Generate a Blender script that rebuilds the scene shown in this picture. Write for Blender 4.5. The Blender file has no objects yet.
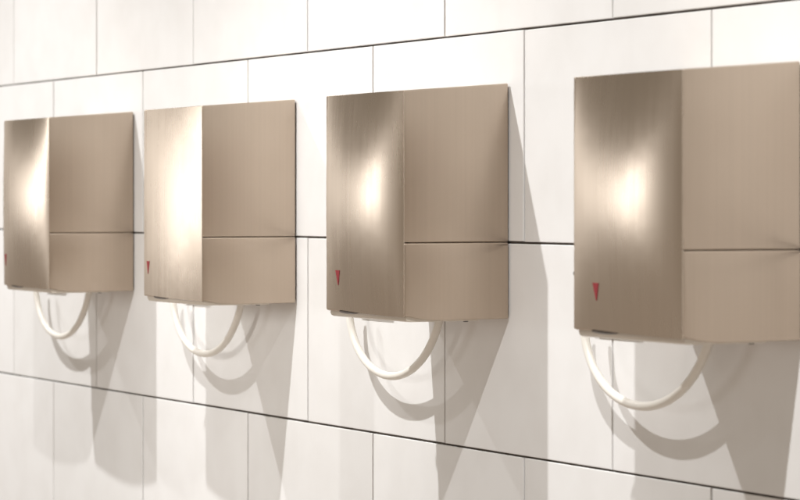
import bpy, bmesh, math, random
from mathutils import Vector, Matrix

random.seed(7)
C = bpy.context.scene.collection
U = 0.2            # half a tile, in metres (tiles are 40 x 25 cm)
ZC = 1.45          # camera height above the (unseen) floor

# ------------------------------------------------------------------ helpers
def link(name, bm, mat, parent=None, smooth=True, angle=35):
    me = bpy.data.meshes.new(name)
    bm.normal_update()
    bm.to_mesh(me); bm.free()
    o = bpy.data.objects.new(name, me)
    C.objects.link(o)
    mats = mat if isinstance(mat, (list, tuple)) else [mat]
    for m in mats:
        me.materials.append(m)
    if smooth:
        me.polygons.foreach_set('use_smooth', [True] * len(me.polygons))
        me.set_sharp_from_angle(angle=math.radians(angle))
    if parent:
        o.parent = parent
    return o

def bevel_all(bm, w, seg=2, sharp=None):
    bm.normal_update()
    ed = [e for e in bm.edges if len(e.link_faces) == 2 and e.calc_face_angle(0) > math.radians(sharp or 25)]
    bmesh.ops.bevel(bm, geom=ed, offset=w, segments=seg, profile=0.5, affect='EDGES', clamp_overlap=True)

def prism(bm, outline, axis_pts):
    """outline: list of (y,z); extruded along x between axis_pts (x0,x1)."""
    x0, x1 = axis_pts
    a = [bm.verts.new((x0, y, z)) for y, z in outline]
    b = [bm.verts.new((x1, y, z)) for y, z in outline]
    n = len(outline)
    for i in range(n):
        bm.faces.new((a[i], a[(i + 1) % n], b[(i + 1) % n], b[i]))
    bm.faces.new(list(reversed(a)))
    bm.faces.new(b)
    bmesh.ops.recalc_face_normals(bm, faces=bm.faces)

def box(bm, x0, x1, y0, y1, z0, z1):
    vs = [bm.verts.new((x, y, z)) for x in (x0, x1) for y in (y0, y1) for z in (z0, z1)]
    f = [(0, 1, 3, 2), (4, 6, 7, 5), (0, 4, 5, 1), (2, 3, 7, 6), (0, 2, 6, 4), (1, 5, 7, 3)]
    for q in f:
        bm.faces.new([vs[i] for i in q])
    bmesh.ops.recalc_face_normals(bm, faces=bm.faces)

def tube(bm, pts, rad, seg=20):
    """closed tube through pts; rad = function of index fraction"""
    n = len(pts); rings = []
    ref = Vector((0, 1, 0))
    for i, p in enumerate(pts):
        t = (pts[min(i + 1, n - 1)] - pts[max(i - 1, 0)]).normalized()
        u = t.cross(ref).normalized(); v = t.cross(u).normalized()
        r = rad(i / (n - 1))
        rings.append([bm.verts.new(p + u * r * math.cos(2 * math.pi * k / seg) + v * r * math.sin(2 * math.pi * k / seg)) for k in range(seg)])
    for i in range(n - 1):
        for k in range(seg):
            bm.faces.new((rings[i][k], rings[i][(k + 1) % seg], rings[i + 1][(k + 1) % seg], rings[i + 1][k]))
    bm.faces.new(list(reversed(rings[0]))); bm.faces.new(rings[-1])
    bmesh.ops.recalc_face_normals(bm, faces=bm.faces)

# ---------------------------------------------------------------- materials
def newmat(name):
    m = bpy.data.materials.new(name); m.use_nodes = True
    nt = m.node_tree
    return m, nt, nt.nodes['Principled BSDF']

def node(nt, t, **kw):
    n = nt.nodes.new(t)
    for k, v in kw.items():
        if k.startswith('i_'):
            n.inputs[k[2:].replace('_', ' ')].default_value = v
        else:
            setattr(n, k, v)
    return n

def steel_material(name, base, rough, aniso, smudge):
    m, nt, b = newmat(name); L = nt.links.new
    b.inputs['Metallic'].default_value = 1
    b.inputs['Anisotropic'].default_value = aniso
    tc0 = node(nt, 'ShaderNodeTexCoord'); oi = node(nt, 'ShaderNodeObjectInfo')
    sc = node(nt, 'ShaderNodeMath', operation='MULTIPLY'); sc.inputs[1].default_value = 37; L(oi.outputs['Random'], sc.inputs[0])
    va = node(nt, 'ShaderNodeVectorMath', operation='ADD'); L(tc0.outputs['Object'], va.inputs[0]); L(sc.outputs[0], va.inputs[1])
    class tc: outputs = {'Object': va.outputs[0]}
    # fine vertical brushing
    mp = node(nt, 'ShaderNodeMapping'); mp.inputs['Scale'].default_value = (1, 1, 0.004)
    L(tc.outputs['Object'], mp.inputs['Vector'])
    fine = node(nt, 'ShaderNodeTexNoise'); fine.inputs['Scale'].default_value = 330; fine.inputs['Detail'].default_value = 2
    L(mp.outputs['Vector'], fine.inputs['Vector'])
    # broader streaks
    mp2 = node(nt, 'ShaderNodeMapping'); mp2.inputs['Scale'].default_value = (1, 1, 0.015)
    L(tc.outputs['Object'], mp2.inputs['Vector'])
    st = node(nt, 'ShaderNodeTexNoise'); st.inputs['Scale'].default_value = 130; st.inputs['Detail'].default_value = 4
    L(mp2.outputs['Vector'], st.inputs['Vector'])
    # cloudy smudges (finger grease)
    sm = node(nt, 'ShaderNodeTexNoise'); sm.inputs['Scale'].default_value = 9; sm.inputs['Detail'].default_value = 3
    L(tc.outputs['Object'], sm.inputs['Vector'])
    r1 = node(nt, 'ShaderNodeMapRange'); r1.inputs['From Min'].default_value = .3; r1.inputs['From Max'].default_value = .7
    r1.inputs['To Min'].default_value = rough - .035; r1.inputs['To Max'].default_value = rough + .035
    L(sm.outputs['Fac'], r1.inputs['Value'])
    r2 = node(nt, 'ShaderNodeMath', operation='MULTIPLY_ADD'); r2.inputs[1].default_value = .08; r2.inputs[2].default_value = -.04
    L(st.outputs['Fac'], r2.inputs[0])
    r3 = node(nt, 'ShaderNodeMath', operation='ADD'); L(r1.outputs[0], r3.inputs[0]); L(r2.outputs[0], r3.inputs[1])
    L(r3.outputs[0], b.inputs['Roughness'])
    # colour: tiny streak variation
    mix = node(nt, 'ShaderNodeMixRGB'); mix.inputs['Color1'].default_value = (*[c * .965 for c in base], 1)
    mix.inputs['Color2'].default_value = (*[min(1, c * 1.035) for c in base], 1)
    ad = node(nt, 'ShaderNodeMath', operation='ADD'); L(fine.outputs['Fac'], ad.inputs[0]); L(st.outputs['Fac'], ad.inputs[1])
    hf = node(nt, 'ShaderNodeMath', operation='MULTIPLY_ADD'); hf.inputs[1].default_value = 1.0; hf.inputs[2].default_value = -.5
    L(ad.outputs[0], hf.inputs[0]); L(hf.outputs[0], mix.inputs['Fac'])
    L(mix.outputs['Color'], b.inputs['Base Color'])
    tg = node(nt, 'ShaderNodeTangent', direction_type='RADIAL', axis='Z')
    L(tg.outputs['Tangent'], b.inputs['Tangent'])
    bp = node(nt, 'ShaderNodeBump'); bp.inputs['Strength'].default_value = .02; bp.inputs['Distance'].default_value = .0004
    L(fine.outputs['Fac'], bp.inputs['Height'])
    bp2 = node(nt, 'ShaderNodeBump'); bp2.inputs['Strength'].default_value = smudge; bp2.inputs['Distance'].default_value = .0025
    L(sm.outputs['Fac'], bp2.inputs['Height']); L(bp.outputs['Normal'], bp2.inputs['Normal'])
    L(bp2.outputs['Normal'], b.inputs['Normal'])
    return m

def plastic(name, col, rough, noise=.04):
    m, nt, b = newmat(name); L = nt.links.new
    tc = node(nt, 'ShaderNodeTexCoord'); n = node(nt, 'ShaderNodeTexNoise'); n.inputs['Scale'].default_value = 60
    L(tc.outputs['Object'], n.inputs['Vector'])
    mix = node(nt, 'ShaderNodeMixRGB'); mix.inputs['Color1'].default_value = (*[c * (1 - noise) for c in col], 1)
    mix.inputs['Color2'].default_value = (*[min(1, c * (1 + noise)) for c in col], 1)
    L(n.outputs['Fac'], mix.inputs['Fac']); L(mix.outputs['Color'], b.inputs['Base Color'])
    b.inputs['Roughness'].default_value = rough
    return m

STEEL = steel_material('brushed_steel', (.54, .45, .366), .38, .55, .04)
FRONT = steel_material('brushed_steel_front', (.575, .49, .405), .28, .88, .12)
WHITE = plastic('white_plastic', (.78, .75, .69), .38)
BEIGE = plastic('pale_plastic', (.66, .60, .52), .4)
DARK = plastic('dark_plastic', (.035, .03, .028), .5)
BROWN = plastic('brown_grey_seal', (.24, .20, .165), .6)
LENS = plastic('smoked_plastic', (.10, .08, .068), .35)
RED = plastic('red_plastic', (.23, .006, .013), .5)

# tiles: white satin glaze, each tile a hair different
TILE, nt, b = newmat('white_tile'); L = nt.links.new
geo = node(nt, 'ShaderNodeNewGeometry'); ramp = node(nt, 'ShaderNodeValToRGB')
ramp.color_ramp.elements[0].color = (.795, .79, .78, 1); ramp.color_ramp.elements[1].color = (.83, .825, .818, 1)
L(geo.outputs['Random Per Island'], ramp.inputs['Fac'])
tc = node(nt, 'ShaderNodeTexCoord')
nz = node(nt, 'ShaderNodeTexNoise'); nz.inputs['Scale'].default_value = 14; nz.inputs['Detail'].default_value = 5
L(tc.outputs['Object'], nz.inputs['Vector'])
mx = node(nt, 'ShaderNodeMixRGB', blend_type='MULTIPLY'); mx.inputs['Fac'].default_value = 1
r = node(nt, 'ShaderNodeValToRGB'); r.color_ramp.elements[0].color = (.955, .95, .945, 1); r.color_ramp.elements[1].color = (1, 1, 1, 1)
r.color_ramp.elements[0].position = .3; r.color_ramp.elements[1].position = .6
L(nz.outputs['Fac'], r.inputs['Fac']); L(ramp.outputs['Color'], mx.inputs['Color1']); L(r.outputs['Color'], mx.inputs['Color2'])
L(mx.outputs['Color'], b.inputs['Base Color'])
b.inputs['Roughness'].default_value = .5; b.inputs['Specular IOR Level'].default_value = .35
wv = node(nt, 'ShaderNodeTexNoise'); wv.inputs['Scale'].default_value = 7; wv.inputs['Detail'].default_value = 2
L(tc.outputs['Object'], wv.inputs['Vector'])
bp = node(nt, 'ShaderNodeBump'); bp.inputs['Strength'].default_value = .15; bp.inputs['Distance'].default_value = .004
L(wv.outputs['Fac'], bp.inputs['Height']); L(bp.outputs['Normal'], b.inputs['Normal'])

GROUT, nt, b = newmat('grey_grout'); L = nt.links.new
tc = node(nt, 'ShaderNodeTexCoord'); nz = node(nt, 'ShaderNodeTexNoise'); nz.inputs['Scale'].default_value = 25; nz.inputs['Detail'].default_value = 6
L(tc.outputs['Object'], nz.inputs['Vector'])
r = node(nt, 'ShaderNodeValToRGB'); r.color_ramp.elements[0].color = (.05, .042, .036, 1); r.color_ramp.elements[1].color = (.13, .11, .095, 1)
r.color_ramp.elements[0].position = .3; r.color_ramp.elements[1].position = .7
L(nz.outputs['Fac'], r.inputs['Fac']); L(r.outputs['Color'], b.inputs['Base Color'])
b.inputs['Roughness'].default_value = .9

# --------------------------------------------------------------------- wall
T = 1.246 * U
Z1 = ZC + 1.00926 * U       # joint above the dryers
GH, GV = .0026, .0034        # joint widths
bm = bmesh.new()
def tile(bm, x0, x1, z0, z1):
    j = lambda: random.uniform(-.0003, .0003)
    dy = random.uniform(0, .0005)
    e = .0009                # pressed edge
    rect = lambda d, y: [bm.verts.new((x0 + d, y, z0 + d)), bm.verts.new((x1 - d, y, z0 + d)), bm.verts.new((x1 - d, y, z1 - d)), bm.verts.new((x0 + d, y, z1 - d))]
    jx, jz = j(), j()
    rings = [rect(0, .008), rect(0, .0009 - dy), rect(e * .35, .0002 - dy), rect(e, -dy)]
    for a, c in zip(rings, rings[1:]):
        for i in range(4):
            bm.faces.new((a[i], a[(i + 1) % 4], c[(i + 1) % 4], c[i]))
    bm.faces.new(rings[-1])
    for rr in rings:
        for v in rr:
            v.co.x += jx; v.co.z += jz
for row in range(-6, 6):             # row 0 lies just under the joint Z1
    zt = Z1 - row * T
    off = 1 if row % 2 == 0 else 0
    for i in range(-6, 18):
        x0 = (2 * i + off) * U
        tile(bm, x0 + GV / 2, x0 + 2 * U - GV / 2, zt - T + GH / 2, zt - GH / 2)
bmesh.ops.recalc_face_normals(bm, faces=bm.faces)
for f in bm.faces:
    f.material_index = 0
x0, x1, z0, z1 = -12 * U, 36 * U, Z1 - 6 * T, Z1 + 6 * T
g = [bm.verts.new((x, .0026, z)) for x, z in ((x0, z0), (x1, z0), (x1, z1), (x0, z1))]
gf = bm.faces.new(g); gf.material_index = 1
bk = [bm.verts.new((x, .06, z)) for x, z in ((x0, z0), (x1, z0), (x1, z1), (x0, z1))]
f = bm.faces.new(list(reversed(bk))); f.material_index = 1
for i in range(4):
    f = bm.faces.new((g[i], bk[i], bk[(i + 1) % 4], g[(i + 1) % 4])); f.material_index = 1
gf.normal_update()
if gf.normal.y > 0:
    gf.normal_flip()
wall = link('wall', bm, [TILE, GROUT], smooth=False)
wall['kind'] = 'structure'
wall['label'] = 'white tiled washroom wall with dark thin joints'

# ------------------------------------------------------------------- dryers
# local axes: x right along the wall, -y out of the wall, z up from the body's underside
XL, XR = 1.77 * U, 2.83 * U
ZB = ZC - .685 * U
XM = (XL + XR) / 2
def lx(k): return k * U - XM          # half-tile coordinate -> local x
def lz(z): return ZC + z * U - ZB     # z relative to the horizon -> local z
xl, xr = lx(1.77), lx(2.83)
P = lambda p: -p * U

SEAM = -.235
def body_mesh():
    bm = bmesh.new()
    ps = .7 - 0.0
    out = [(.0125, .698), (.6985, .6455), (.6985, SEAM + .0024), (.0125, SEAM + .0024)]
    prism(bm, [(P(p), lz(z)) for p, z in out], (xl + .001, xr))
    bevel_all(bm, .0015, 3, 20)
    return bm

def lower_mesh():
    bm = bmesh.new()
    out = [(.0125, SEAM - .0024), (.6985, SEAM - .0024), (.6985, -.655), (.62, -.672), (.55, -.683), (.47, -.688), (.30, -.687), (.0125, -.684)]
    prism(bm, [(P(p), lz(z)) for p, z in out], (xl + .001, xr + .0006))
    bevel_all(bm, .0015, 3, 20)
    return bm

def face_p(s, t, f):
    """distance of the front sheet from the wall: s across, t up"""
    s = min(1, max(0, s)); q = 4 * s * (1 - s); g = s ** (math.log(.5) / math.log(f['peak']))
    return .702 + f['bow'] * 4 * g * (1 - g) + f['vbow'] * 4 * t * (1 - t) * q ** .6 + f['lean'] * (t - .5) * q

def front_mesh(f):
    """folded sheet: pillowed face, rounded left corner, thin returns"""
    bm = bmesh.new()
    NX, NZ = 44, 40
    zt = .6425
    def zbot(s): return -.645 - .020 * s
    prof = []
    R = .055
    # left return, from the wall side to the front, then the face
    prof.append((1.765, .60)); prof.append((1.765, .66))
    for k in range(1, 9):
        a = k / 9 * math.pi / 2
        prof.append((1.765 + R * (1 - math.cos(a)) * .9, .70 - R + R * math.sin(a)))
    x_s = prof[-1][0]
    for i in range(NX + 1):
        s = i / NX
        prof.append((x_s + (2.832 - x_s) * s, None))
    grid = []
    for (xk, pk) in prof:
        s = max(0, (xk - 1.765) / (2.832 - 1.765))
        col = []
        for j in range(NZ + 1):
            t = j / NZ
            z = zbot(s) + (zt - zbot(s)) * t
            face = face_p(s, t, f)
            p = face if pk is None else pk
            if pk is not None and pk > .66:
                bl = (pk - .66) / .04
                p = pk + (face - .70) * min(1, max(0, bl))
            col.append(bm.verts.new((lx(xk), P(p), lz(z))))
        grid.append(col)
    faces = []
    for a, c in zip(grid, grid[1:]):
        for j in range(NZ):
            faces.append(bm.faces.new((a[j], c[j], c[j + 1], a[j + 1])))
    bmesh.ops.recalc_face_normals(bm, faces=bm.faces)
    bm.normal_update()
    mid = faces[len(faces) // 2]
    if mid.normal.y > 0:
        for fc in bm.faces: fc.normal_flip()
    # sheet thickness
    res = bmesh.ops.extrude_face_region(bm, geom=list(bm.faces))
    for v in [g for g in res['geom'] if isinstance(g, bmesh.types.BMVert)]:
        v.co += Vector((0.0, .0011, 0)) if True else 0
    bmesh.ops.recalc_face_normals(bm, faces=bm.faces)
    return bm

def indicator_mesh(f):
    bm = bmesh.new()
    cx, zt_, zb_, hw, n = f['cx'], -.41, -.50, .033, 5
    def pt(xk, zk, out):
        p = face_p((xk - 1.765) / (2.832 - 1.765), (zk + .655) / (.6425 + .655), f)
        return bm.verts.new((lx(xk), P(p) - out, lz(zk)))
    fr, bk = [], []
    for j in range(n + 1):
        z = zt_ + (zb_ - zt_) * j / n; w = hw * (1 - j / n) + .003
        fr.append([pt(cx - w, z, .0005), pt(cx, z, .0005), pt(cx + w, z, .0005)])
        bk.append([pt(cx - w, z, -.0008), pt(cx, z, -.0008), pt(cx + w, z, -.0008)])
    for j in range(n):
        for k in (0, 1):
            bm.faces.new((fr[j][k], fr[j + 1][k], fr[j + 1][k + 1], fr[j][k + 1]))
        for k in (0, 2):
            bm.faces.new((fr[j][k], fr[j + 1][k], bk[j + 1][k], bk[j][k]))
    for j in (0, n):
        bm.faces.new((fr[j][0], fr[j][1], bk[j][1], bk[j][0])); bm.faces.new((fr[j][1], fr[j][2], bk[j][2], bk[j][1]))
    bmesh.ops.recalc_face_normals(bm, faces=bm.faces)
    return bm

# every front sheet is bent a little differently (peak: where across the sheet it bulges most)
SHEETS = [dict(bow=.030, peak=.55, vbow=.028, lean=-.006, cx=1.885),
          dict(bow=.030, peak=.50, vbow=.003, lean=-.018, cx=1.915),
          dict(bow=.042, peak=.70, vbow=.032, lean=-.006, cx=2.0),
          dict(bow=.040, peak=.70, vbow=.032, lean=-.008, cx=2.06)]

def make_dryer():
    t = bpy.data.objects.new('hand_dryer', None); C.objects.link(t)
    t.empty_display_size = .05
    link('body', body_mesh(), STEEL, t)
    link('lower_cover', lower_mesh(), STEEL, t)
    bm = bmesh.new(); box(bm, xl + .006, xr - .003, P(.66), P(.03), lz(SEAM - .05), lz(SEAM + .05)); link('inner_frame', bm, BROWN, t)
    front = link('front_panel', front_mesh(SHEETS[0]), FRONT, t, angle=50)
    # mounting plate behind the body, coloured dark for the shadow gap at the wall
    bm = bmesh.new(); box(bm, xl + .004, xr - .004, -.004, -.0003, lz(-.66), lz(.675)); link('mounting_plate', bm, DARK, t)
    # pale plastic insert showing under the front panel
    bm = bmesh.new()
    out = [(.20, -.64), (.675, -.64), (.684, -.668), (.676, -.6875), (.655, -.694), (.20, -.694)]
    prism(bm, [(P(p), lz(z)) for p, z in out], (lx(1.80), lx(2.815)))
    bevel_all(bm, .001, 2); link('air_outlet', bm, BEIGE, t)
    # dark sensor lens bulging below the front panel
    bm = bmesh.new()
    bmesh.ops.create_uvsphere(bm, u_segments=24, v_segments=12, radius=1)
    bmesh.ops.scale(bm, verts=bm.verts, vec=(.13 * U, .03 * U, .014 * U))
    bmesh.ops.translate(bm, verts=bm.verts, vec=(lx(2.07), P(.683), lz(-.658)))
    link('sensor_lens', bm, LENS, t)
    o = link('indicator', indicator_mesh(SHEETS[0]), RED, t, smooth=False); o['label'] = 'small red triangle pointing down'
    # lock screw under the body
    bm = bmesh.new()
    bmesh.ops.create_cone(bm, cap_ends=True, segments=20, radius1=.0030, radius2=.0036, depth=.004)
    bmesh.ops.translate(bm, verts=bm.verts, vec=(xr - .010, P(.27), lz(-.690)))
    bevel_all(bm, .0006, 2); link('lock_screw', bm, DARK, t)
    # screw on the left cheek
    bm = bmesh.new()
    bmesh.ops.create_cone(bm, cap_ends=True, segments=20, radius1=.0035, radius2=.003, depth=.012)
    bmesh.ops.rotate(bm, verts=bm.verts, cent=(0, 0, 0), matrix=Matrix.Rotation(math.radians(-90), 3, 'Y'))
    bmesh.ops.translate(bm, verts=bm.verts, vec=(xl - .004, P(.655), lz(-.37)))
    bevel_all(bm, .0006, 2); link('side_screw', bm, DARK, t)
    # white bracket beside the body that holds the hose
    bm = bmesh.new(); box(bm, lx(.84), lx(1.30), -.007, -.0004, lz(-.715), lz(-.50))
    bevel_all(bm, .0015, 3); br = link('hose_bracket', bm, WHITE, t)
    # the white hose: hangs close to the wall from the bracket to the underside
    bm = bmesh.new()
    c = [Vector((lx(.89), P(.12), lz(-.64))), Vector((lx(.90), P(.12), lz(-1.21))), Vector((lx(1.97), P(.13), lz(-1.27))), Vector((lx(2.23), P(.14), lz(-.64)))]
    pts = []
    for k in range(61):
        u = k / 60; v = 1 - u
        pts.append(c[0] * v ** 3 + c[1] * 3 * v * v * u + c[2] * 3 * v * u * u + c[3] * u ** 3)
    tube(bm, pts, lambda f: .0049, 24)
    link('hose', bm, WHITE, t, angle=60)
    return t

def children(o):
    return [c for c in C.objects if c.parent == o]

def copy_thing(src):
    r = src.copy(); C.objects.link(r)
    for ch in children(src):
        c = ch.copy(); C.objects.link(c); c.parent = r
    return r

labels = ['brushed steel hand dryer farthest from the viewer, at the left end of the row',
          'brushed steel hand dryer with an almost wholly white glaring front panel',
          'brushed steel hand dryer casting a narrow upright shadow strip on the tiles at its right',
          'nearest and largest brushed steel hand dryer, cut off at the right']
proto = make_dryer()
for i in range(4):
    o = proto if i == 0 else copy_thing(proto)
    o.location = (XM + 3 * i * U, 0, ZB)
    if i:
        for c in children(o):
            for nm, fn in (('front_panel', front_mesh), ('indicator', indicator_mesh)):
                if c.name.startswith(nm):
                    tmp = link('sheet', fn(SHEETS[i]), list(c.data.materials), smooth=(nm == 'front_panel'), angle=50)
                    c.data = tmp.data
                    bpy.data.objects.remove(tmp)
    o['label'] = labels[i]; o['category'] = 'hand dryer'; o['group'] = 'steel hand dryers in a row on the tiled wall'

# ------------------------------------------------------------------- lights
WARM = (1.0, .998, .998)
def lamp(k, d, h, power, size=134, blend=1.0):
    l = bpy.data.lights.new('ceiling_spot', 'SPOT'); l.energy = power; l.color = WARM
    l.shadow_soft_size = .012; l.spot_size = math.radians(size); l.spot_blend = blend
    o = bpy.data.objects.new('ceiling_spot', l); C.objects.link(o)
    o.location = (k * U, -d * U, ZC + h * U)
    return o
for k, hh, pw in ((-5, 5.4, 118), (1, 5.25, 92), (7, 5.1, 98), (13, 5.0, 96)):
    lamp(k, 3.55, hh, pw)

# added fill lamp out of view, brightens the shaded wall around the second dryer
fl = bpy.data.lights.new('fill_spot', 'SPOT'); fl.energy = 90; fl.color = (1, .97, .93); fl.spot_size = math.radians(26); fl.spot_blend = 1; fl.shadow_soft_size = .3
fo = bpy.data.objects.new('fill_spot', fl); C.objects.link(fo); fo.location = (.95, -3.0, ZC + .30)
fo.rotation_euler = (Vector((1.03, 0, ZC - .16)) - fo.location).to_track_quat('-Z', 'Y').to_euler()

# unseen area light far to the left, placed for the glow in the steel fronts
al = bpy.data.lights.new('front_glow_light', 'AREA'); al.energy = 66; al.color = (1, 1, 1); al.shape = 'RECTANGLE'
al.size = 2.2; al.size_y = .8
ao = bpy.data.objects.new('front_glow_light', al); C.objects.link(ao)
ao.location = (-8.5, -7.5, ZC + .22)
ao.rotation_euler = (Vector((1.2, 0, ZC)) - ao.location).to_track_quat('-Z', 'Y').to_euler()

w = bpy.data.worlds.new('World'); bpy.context.scene.world = w; w.use_nodes = True
nt = w.node_tree; bg = nt.nodes['Background']
tc = node(nt, 'ShaderNodeTexCoord'); sx = node(nt, 'ShaderNodeSeparateXYZ'); nt.links.new(tc.outputs['Generated'], sx.inputs[0])
rp = node(nt, 'ShaderNodeValToRGB')
e = rp.color_ramp.elements
e[0].position = .30; e[0].color = (.54, .455, .385, 1)      # the lit floor of the room
e[1].position = .62; e[1].color = (.275, .243, .20, 1)      # its dim ceiling
mr = node(nt, 'ShaderNodeMapRange'); mr.inputs['From Min'].default_value = -1
nt.links.new(sx.outputs['Z'], mr.inputs['Value']); nt.links.new(mr.outputs[0], rp.inputs['Fac'])
nt.links.new(rp.outputs['Color'], bg.inputs['Color']); bg.inputs['Strength'].default_value = 1.0

# ------------------------------------------------------------------- camera
BETA = 1.10512154
cam = bpy.data.cameras.new('camera'); co = bpy.data.objects.new('camera', cam); C.objects.link(co)
cam.sensor_width = 36; cam.lens = 36 * 2906.6 / 800
cam.shift_y = -(250 - 202.13) / 800
co.location = (23.8 * U, -8.24775 * U, ZC); co.rotation_euler = (math.pi / 2, 0, BETA)
cam.clip_start = .05; cam.clip_end = 100
cam.dof.use_dof = True; cam.dof.focus_distance = 3.6; cam.dof.aperture_fstop = 10
s = bpy.context.scene
s.camera = co
s.render.engine = 'CYCLES'
s.render.resolution_x, s.render.resolution_y = 1024, 640
s.view_settings.view_transform = 'Standard'; s.view_settings.look = 'None'
s.view_settings.exposure = 0; s.view_settings.gamma = 1
